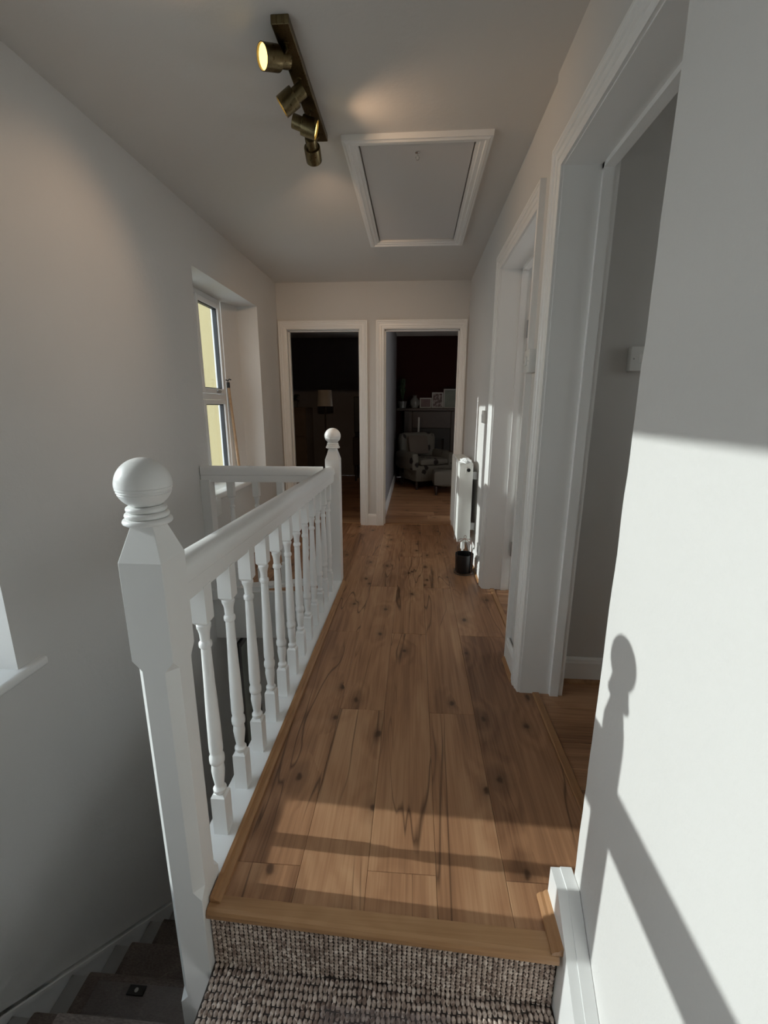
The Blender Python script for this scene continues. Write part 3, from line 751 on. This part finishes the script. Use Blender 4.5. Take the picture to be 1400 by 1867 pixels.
# farther side door, swung open into its room
dr = struct(empty('door_1', (0.655, D2[1] - .012, 0)), 'white panelled door standing open in the farther side doorway')
DI = Matrix.Translation(-dr.location)
def dput(nm, mb, mat, par=dr):
    o = mb.build(nm, mat, par)
    if par is dr: o.matrix_parent_inverse = DI
    return o
mb = MB(); mb.cham(0.667, 1.42, D2[1] - .048, D2[1] - .013, 0.008, D2[2] - .012, .002); lf = dput('leaf', mb, 'door_paint')
for z0, z1 in ((.2, .85), (1.05, 1.85)):
    for x0, x1 in ((0.77, 1.0), (1.08, 1.31)):
        mb = MB(); mb.cham(x0, x1, D2[1] - .054, D2[1] - .047, z0, z1, .003); dput('panel', mb, 'door_paint', lf)
for z in (0.26, 1.64):
    mb = MB(); mb.cham(0.652, 0.672, D2[1] - .05, D2[1] - .047, z, z + .1, .0008); mb.tube([(0.664, D2[1] - .052, z), (0.664, D2[1] - .052, z + .1)], .006, 10); dput('hinge', mb, 'grey_steel')
mb = MB(); mb.tube([(1.36, D2[1] - .048, 1.0), (1.36, D2[1] - .10, 1.0), (1.26, D2[1] - .10, 1.0)], .009, 10); dput('handle', mb, 'chrome', lf)

# ------------------------------------------------------------------ radiator
RX0, RX1, RY0, RY1, RZ0, RZ1 = 0.352, 0.452, 3.42, 4.13, 0.18, 0.812
rad = tag(empty('radiator', ((RX0 + RX1) / 2, (RY0 + RY1) / 2, RZ0)), 'white panel radiator on the hallway wall', 'radiator')
RI = Matrix.Translation(-rad.location)
def rput(nm, mb, mat='radiator_enamel', par=rad):
    o = mb.build(nm, mat, par)
    if par is rad: o.matrix_parent_inverse = RI
    return o
for x0, x1 in ((RX0, RX0 + .016), (RX1 - .016, RX1)):
    mb = MB(); n = 17
    pts = []
    for k in range(n * 4 + 1):
        y = RY0 + .012 + (RY1 - RY0 - .024) * k / (n * 4); dx = (0, .004, .004, 0)[k % 4] if x0 == RX0 else 0
        pts.append((x0 + dx, y))
    poly = pts + [(x1, RY1 - .012), (x1, RY0 + .012)]
    mb.prism(poly, 'z', RZ0 + .01, RZ1 - .02); rput('panel', mb)
for y0, y1 in ((RY0, RY0 + .012), (RY1 - .012, RY1)):
    mb = MB(); mb.rbox(RX0 - .002, RX1 + .002, y0, y1, RZ0, RZ1 - .006, .004, 2); e_ = rput('end_panel', mb)
    if y0 == RY0:
        q = MB(); q.cham(RX0 + .045, RX0 + .088, RY0 - .004, RY0 + .001, RZ1 - .078, RZ1 - .022, .002); q.build('badge', 'radiator_enamel', e_)
        q = MB(); q.lathe([(.009, 0), (.014, 0), (.014, .002), (.009, .002)], (RX0 + .067, RY0 - .0045, RZ1 - .05), 20, Matrix.Rotation(R(90), 3, 'X')); q.lathe([(0, 0), (.004, 0), (.004, .002), (0, .002)], (RX0 + .067, RY0 - .0045, RZ1 - .05), 12, Matrix.Rotation(R(90), 3, 'X')); q.build('badge_ring', 'black_plastic', e_)
mb = MB()
mb.box(RX0, RX0 + .008, RY0, RY1, RZ1 - .02, RZ1); mb.box(RX1 - .008, RX1, RY0, RY1, RZ1 - .02, RZ1)
for k in range(36):
    y = RY0 + .006 + (RY1 - RY0 - .012) * k / 35; mb.box(RX0 + .008, RX1 - .008, y - .003, y + .003, RZ1 - .006, RZ1 - .001)
rput('top_grille', mb)
for z in (.27, .68):
    mb = MB(); mb.cham(RX1, XR - .0005, RY0 + .05, RY0 + .075, z, z + .06, .002); rput('bracket', mb, 'grey_steel')
mb = MB(); mb.tube([(RX0 + .05, RY0 + .03, RZ0 + .02), (RX0 + .05, RY0 + .03, .0)], .008, 10); rput('pipe', mb)
mb = MB(); mb.lathe([(.012, 0), (.017, .004), (.017, .05), (.013, .058), (0, .058)], (RX0 + .05, RY0 + .03, RZ0 - .065), 16); rput('valve', mb, 'white_plastic')
mb = MB(); mb.tube([(RX0 + .05, RY1 - .03, RZ0 + .02), (RX0 + .05, RY1 - .03, .0)], .008, 10); rput('pipe', mb)
# crumpled clear wrapper on the radiator
b = bmesh.new(); bmesh.ops.create_icosphere(b, subdivisions=3, radius=1)
for v in b.verts:
    nn = 1 + .45 * mnoise.noise(v.co * 2.3) + .25 * mnoise.noise(v.co * 6)
    v.co = Vector((v.co.x * .042 * nn, v.co.y * .085 * nn, max(v.co.z, -.35) * .019 * (nn + .3)))
tag(MB().bm(b).build('crumpled_wrap', 'tissue', None, ((RX0 + RX1) / 2 + .004, RY0 + .10, RZ1 + .007)), 'crumpled white wrap lying on top of the radiator', 'wrap')

# ------------------------------------------------------------------ planter in a wire holder
pl = tag(empty('planter', (0.392, 3.215, 0)), 'small black planter pot in a tall wire holder on the floor', 'planter')
def pput(nm, mb, mat): return mb.build(nm, mat, pl)
mb = MB(); mb.lathe([(0, .012), (.060, .012), (.065, .018), (.069, .150), (.0695, .154), (.066, .154), (.062, .03), (0, .03)], (0, 0, 0), 32); pput('pot', mb, 'black_pot')
for a in (38, 128):
    ca, sa = math.cos(R(a)), math.sin(R(a)); mb = MB(); r = .074
    pts = [(-r * ca, -r * sa, .006), (-r * ca, -r * sa, .225), (-r * .93 * ca, -r * .93 * sa, .245), (-r * .7 * ca, -r * .7 * sa, .256), (0, 0, .270), (r * .7 * ca, r * .7 * sa, .256), (r * .93 * ca, r * .93 * sa, .245), (r * ca, r * sa, .225), (r * ca, r * sa, .006)]
    mb.tube(pts, .0024, 6); pput('wire_hoop', mb, 'rose_wire')
mb = MB(); mb.tube([(.074 * math.cos(R(10 * k)), .074 * math.sin(R(10 * k)), .0045) for k in range(37)], .0024, 6); pput('wire_ring', mb, 'copper_wire')
mb = MB(); mb.tube([(.009 * math.sin(R(20 * k)), 0, .284 + .013 * math.cos(R(20 * k))) for k in range(19)], .002, 6); pput('hanging_loop', mb, 'rose_wire')
mb = MB(); mb.tube([(.0, .0, .27), (.02, -.03, .2), (.045, -.05, .10), (.075, -.045, .05)], .0018, 6); pput('wire_tail', mb, 'copper_wire')

# window pole leaning in the recess
po = tag(empty('window_pole', (-1.565, 3.785, .645)), 'wooden window pole with black hook leaning in the landing window recess', 'pole')
pole_a, pole_b = Vector((0.02, 0.01, 0)), Vector((0.0, -0.055, .755))
mb = MB(); mb.tube([pole_a, pole_b], .0115, 12); mb.build('shaft', 'pine_pole', po)
mb = MB(); mb.tube([pole_b - Vector((0, 0, .015)), pole_b + Vector((0, -.001, .03))], .014, 12); d_ = pole_b + Vector((0, 0, .03))
mb.tube([d_, d_ + Vector((0, 0, .014)), d_ + Vector((.012, .006, .026)), d_ + Vector((.024, .008, .018))], .005, 8); mb.tube([d_ + Vector((0, 0, .012)), d_ + Vector((-.018, 0, .02))], .005, 8)
mb.build('hook', 'black_plastic', po)

# ------------------------------------------------------------------ rooms around
def shell(name, boxes, mat, label):
    mb = MB()
    for b in boxes: mb.box(*b)
    return struct(mb.build(name, mat), label)
shell('wall_side', [(0.66, 1.95, 1.87, 1.97, 0, 2.45), (1.9, 2.0, 0.76, 1.10, 0, 2.45), (1.9, 2.0, 1.45, 1.97, 0, 2.45), (1.9, 2.0, 1.10, 1.45, 0, 1.2), (1.9, 2.0, 1.10, 1.45, 1.85, 2.45), (0.51, 2.0, 0.76, 0.86, 0, 2.45)], 'wall_paint_smooth', 'dim painted walls of the nearer side room')
w3 = struct(empty('added_window', (1.95, 1.275, 1.2)), 'small added window, out of view, that lets daylight into the nearer side room')  # unseen window and its opening, added to give this room daylight
mb = MB(); mb.box(-.03, .03, -.175, -.135, 0, .65); mb.box(-.03, .03, .135, .175, 0, .65); mb.box(-.03, .03, -.135, .135, 0, .04); mb.box(-.03, .03, -.135, .135, .61, .65); mb.build('window_frame', 'upvc', w3)
MB().box(-.004, .004, -.135, .135, .04, .61).build('pane', 'glass', w3)
shell('wall_middle', [(0.66, 2.2, 1.97, 2.05, 0, 2.45), (0.66, 2.2, 3.6, 3.7, 0, 2.45), (2.1, 2.2, 2.0, 2.35, 0, 2.45), (2.1, 2.2, 3.25, 3.7, 0, 2.45), (2.1, 2.2, 2.35, 3.25, 0, 0.9), (2.1, 2.2, 2.35, 3.25, 2.1, 2.45)], 'wall_paint_smooth', 'daylit walls of the farther side room')
struct(MB().box(-2.55, 1.75, YF + .13, 8.15, ZC, ZC + .1).build('ceiling_rooms', 'ceiling_paint'), 'dim ceiling of the two far rooms')
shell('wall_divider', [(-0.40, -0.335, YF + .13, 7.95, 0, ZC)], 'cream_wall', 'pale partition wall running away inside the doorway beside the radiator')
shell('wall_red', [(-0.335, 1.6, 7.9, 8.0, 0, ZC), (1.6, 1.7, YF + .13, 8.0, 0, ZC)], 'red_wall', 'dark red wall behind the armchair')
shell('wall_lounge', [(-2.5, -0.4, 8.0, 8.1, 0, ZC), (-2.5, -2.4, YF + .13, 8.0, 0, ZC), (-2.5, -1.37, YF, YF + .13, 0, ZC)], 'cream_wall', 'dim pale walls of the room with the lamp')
skirt('baseboard_divider', lambda a, o, z: (-0.335 + o, a, z), YF + .14, 7.9, 'skirting along the partition wall', bead=False)

# room with the armchair
def fireplace():
    f = tag(empty('fireplace', (0.28, 7.8, 0)), 'dark fireplace with a mantel shelf against the red wall', 'fireplace')
    def q(nm, mb, mat): return mb.build(nm, mat, f)
    q('mantel_shelf', MB().cham(-.60, .52, -.13, .095, 1.17, 1.215, .006), 'dark_wood')
    for s in (-1, 1): q('pilaster', MB().cham(s * .40 - .07, s * .40 + .07, -.07, .1, 0, 1.17, .006), 'dark_wood')
    q('lintel', MB().cham(-.33, .33, -.06, .1, .88, 1.17, .006), 'dark_wood')
    mb = MB(); mb.box(-.33, -.22, -.03, .1, 0, .88); mb.box(.22, .33, -.03, .1, 0, .88); mb.box(-.22, .22, -.03, .1, .70, .88); mb.box(-.22, .22, .07, .1, 0, .70); q('firebox', mb, 'iron')
    q('grate', MB().tube([(-.2, -.02, .15), (.2, -.02, .15)], .012).tube([(-.2, -.02, .25), (.2, -.02, .25)], .012), 'iron')
    return f
fireplace()
def picture(x, y, z, wd, ht, tilt, fmat, pmat, label, cat='picture'):
    o = tag(empty('picture_frame', (x, y, z)), label, cat, 'framed pictures on the mantel shelf'); o.rotation_euler = (-tilt, 0, 0)
    b_ = .018; mb = MB()
    mb.box(-wd / 2, -wd / 2 + b_, -.012, .006, 0, ht); mb.box(wd / 2 - b_, wd / 2, -.012, .006, 0, ht); mb.box(-wd / 2 + b_, wd / 2 - b_, -.012, .006, 0, b_); mb.box(-wd / 2 + b_, wd / 2 - b_, -.012, .006, ht - b_, ht)
    mb.build('frame', fmat, o); MB().box(-wd / 2 + b_, wd / 2 - b_, -.006, .004, b_, ht - b_).build('print', pmat, o)
    return o
picture(0.172, 7.80, 1.216, .20, .17, .10, 'print_white', 'print_tint', 'small pale picture beside the vase on the mantel')
picture(0.374, 7.80, 1.216, .19, .26, .10, 'print_white', 'photo_print', 'white framed landscape picture in the middle of the mantel')
picture(0.602, 7.82, 1.216, .25, .32, .10, 'print_white', 'print_green', 'largest pale green picture on the mantel')
vz = tag(MB().lathe([(0, 0), (.05, 0), (.085, .06), (.08, .12), (.04, .17), (.03, .19), (.04, .21), (.03, .21), (.02, .19), (0, .15)], (0, 0, 0), 24).build('vase', 'vase_glaze', None, (-0.015, 7.76, 1.216)), 'round grey vase at the end of the mantel', 'vase')
def plant(name, loc, n, r, h, label, cat='plant', pot=True):
    o = tag(empty(name, loc), label, cat)
    if pot: MB().lathe([(0, 0), (.06, 0), (.08, .11), (.07, .11), (0, .10)], (0, 0, 0), 20).build('pot', 'vase_glaze', o)
    for k in range(n):
        a = random.uniform(0, 2 * math.pi); L_ = r * random.uniform(.6, 1.1); hh = h * random.uniform(.5, 1.0); d = Vector((math.cos(a), math.sin(a), 0)); s = Vector((-d.y, d.x, 0))
        base = Vector((0, 0, .10 if pot else 0)); rows = []
        for j in range(7):
            t_ = j / 6; p = base + d * L_ * t_ + Vector((0, 0, hh * math.sin(t_ * 2.2))); wd = .032 * math.sin(math.pi * min(.97, t_ * .9 + .08)); rows.append([p - s * wd, p + Vector((0, 0, .004)), p + s * wd])
        mb = MB(); mb.loft(rows, closed=False, caps=False, smooth=True); mb.build('leaf', 'leaf_dark', o)
    return o
plant('potted_plant', (-0.222, 7.74, 1.216), 18, .075, .40, 'dark leafy plant at the corner of the mantel')
def soft(x0, x1, y0, y1, z0, z1, c, seed=0):
    b = bmesh.new(); bmesh.ops.create_cube(b, size=1.0); bmesh.ops.subdivide_edges(b, edges=list(b.edges), cuts=5, use_grid_fill=True)
    S_ = Vector(((x1 - x0) / 2, (y1 - y0) / 2, (z1 - z0) / 2)); C_ = Vector(((x0 + x1) / 2, (y0 + y1) / 2, (z0 + z1) / 2))
    for v in b.verts:
        p = v.co * 2; q = Vector((p.x * S_.x, p.y * S_.y, p.z * S_.z)); inn = Vector((max(-S_.x + c, min(S_.x - c, q.x)), max(-S_.y + c, min(S_.y - c, q.y)), max(-S_.z + c, min(S_.z - c, q.z))))
        dd = q - inn
        if dd.length > 1e-6: q = inn + dd.normalized() * min(c, dd.length)
        v.co = C_ + q + Vector((0, 0, .006 * mnoise.noise(q * 6 + Vector((seed, 0, 0)))))
    return MB().bm(b, True)
ac = tag(empty('armchair', (0.155, 7.02, 0)), 'pale floral armchair with dark seat cushion in front of the fireplace', 'armchair'); ac.rotation_euler = (0, 0, R(28)); ac.scale = (.88, .88, .95)
soft(-.36, .36, -.36, .34, .12, .40, .06).build('body', 'floral', ac)
soft(-.28, .28, -.38, .22, .38, .50, .05, 2).build('seat_cushion', 'floral', ac)
soft(-.36, .36, .20, .40, .36, .88, .08, 3).build('backrest', 'floral', ac)
for s in (-1, 1): soft(s * .36 - .08, s * .36 + .08, -.36, .34, .30, .60, .07, 4 + s).build('armrest', 'floral', ac)
for sx in (-1, 1):
    for sy in (-1, 1): MB().lathe([(.018, 0), (.026, .13)], (sx * .30, sy * .29, 0), 12).build('leg', 'dark_wood', ac)
th = tag(soft(-.17, .17, -.03, .03, 0, .30, .028, 9).build('throw_cushion', 'floral_plain', None, (0.075, 7.045, .505)), 'plain pale cushion leaning on the armchair back', 'cushion'); th.rotation_euler = (R(-16), 0, R(28))
fs_ = tag(empty('footstool', (0.50, 6.42, 0)), 'floral upholstered footstool beside the armchair', 'footstool')
soft(-.23, .23, -.19, .19, .12, .36, .06, 5).build('cushion', 'floral', fs_)
for sx in (-1, 1):
    for sy in (-1, 1): MB().lathe([(.015, 0), (.022, .13)], (sx * .18, sy * .14, 0), 10).build('leg', 'dark_wood', fs_)
cn = tag(empty('candlestick', (0.06, 7.52, 0)), 'tall pale candle on a stand in front of the fireplace', 'candle')
MB().lathe([(0, 0), (.08, 0), (.08, .012), (.012, .03), (.010, .70), (.03, .715), (.03, .73), (0, .73)], (0, 0, 0), 16).build('stand', 'iron', cn); MB().lathe([(0, .73), (.018, .73), (.018, 1.06), (.014, 1.068), (0, 1.07)], (0, 0, 0), 16).build('candle', 'print_white', cn)

# room with the lamp
lp = tag(empty('floor_lamp', (-1.50, 7.45, 0)), 'standing lamp with pale drum shade in the dark room', 'lamp')
MB().lathe([(0, 0), (.14, 0), (.14, .018), (.02, .03), (.012, .05), (.012, 1.28), (0, 1.28)], (0, 0, 0), 24).build('stand', 'dark_wood', lp)
MB().lathe([(.118, 1.24), (.128, 1.24), (.112, 1.50), (.102, 1.50), (.118, 1.24)], (0, 0, 0), 32).build('lamp_shade', 'lamp_fabric', lp)
MB().lathe([(0, 1.30), (.025, 1.31), (.03, 1.35), (.02, 1.39), (0, 1.40)], (0, 0, 0), 14).build('bulb', 'print_white', lp)
cb = tag(empty('sideboard', (-2.10, 7.62, 0)), 'dim wooden cupboard standing in the corner of the lamp room', 'cupboard')
MB().cham(-.28, .28, -.22, .3, .08, 1.22, .006).build('body', 'cabinet_wood', cb)
for z0, z1 in ((.12, .72), (.75, 1.18)):
    for s in (-1, 1):
        d_ = MB().cham(s * .135 - .125, s * .135 + .125, -.238, -.219, z0, z1, .004).build('door', 'cabinet_wood', cb); MB().lathe([(.006, 0), (.012, .01), (.012, .02), (0, .022)], (s * .03, -.238, (z0 + z1) / 2), 12, Matrix.Rotation(R(90), 3, 'X')).build('knob', 'grey_steel', d_)
for sx in (-1, 1):
    for sy in (-.18, .26): MB().cham(sx * .25 - .02, sx * .25 + .02, sy - .02, sy + .02, 0, .082, .003).build('leg', 'cabinet_wood', cb)
plant('potted_plant', (-2.06, 7.55, 1.22), 16, .16, .12, 'small dark plant on top of the cupboard')
tvs = tag(empty('tv_stand', (-0.73, 7.55, 0)), 'low dark stand below the television', 'stand')
MB().cham(-.30, .30, -.2, .2, .28, .74, .006).build('body', 'dark_wood', tvs)
for s in (-1, 1): MB().cham(s * .15 - .14, s * .15 + .14, -.216, -.199, .31, .71, .004).build('drawer', 'dark_wood', tvs)
for sx in (-1, 1):
    for sy in (-1, 1): MB().lathe([(.014, 0), (.022, .285)], (sx * .26, sy * .16, 0), 10).build('leg', 'dark_wood', tvs)
tv = tag(empty('television', (-0.73, 7.55, .74)), 'black television on the low stand in the lamp room', 'television')
MB().rbox(-.30, .30, -.02, .02, .06, .66, .008, 2).build('casing', 'black_plastic', tv); MB().box(-.285, .285, -.0215, -.0195, .08, .645).build('screen', 'black_frame', tv)
MB().cham(-.14, .14, -.08, .08, 0, .012, .003).cham(-.03, .03, -.015, .015, .01, .07, .003).build('foot', 'black_plastic', tv)

# lower hall
struct(MB().box(XL, 0.7, -0.8, YF + .6, ZL - .1, ZL).build('floor_lower', 'cabinet_wood'), 'dark floor of the hall below the stairs')
shell('wall_lower', [(-1.785, 0.7, YF + .5, YF + .6, ZL, -.36), (0.45, 0.55, 0.9, YF + .5, ZL, -.36)], 'lower_wall', 'shadowed walls of the hall below')
fd = struct(empty('door_2', (XL, 3.22, ZL)), 'black framed glazed door in the hall below')
FI = Matrix.Translation(-fd.location)
mb = MB(); 
for b in ((3.02, 3.07, ZL, -.58), (3.37, 3.42, ZL, -.58), (3.07, 3.37, -.63, -.58), (3.07, 3.37, ZL, ZL + .1)): mb.cham(XL - .05, XL + .025, b[0], b[1], b[2], b[3], .003)
o = mb.build('frame', 'black_frame', fd); o.matrix_parent_inverse = FI
o = MB().box(XL - .035, XL - .02, 3.07, 3.37, ZL + .1, -.63).build('pane', 'green_glass_panel', fd); o.matrix_parent_inverse = FI
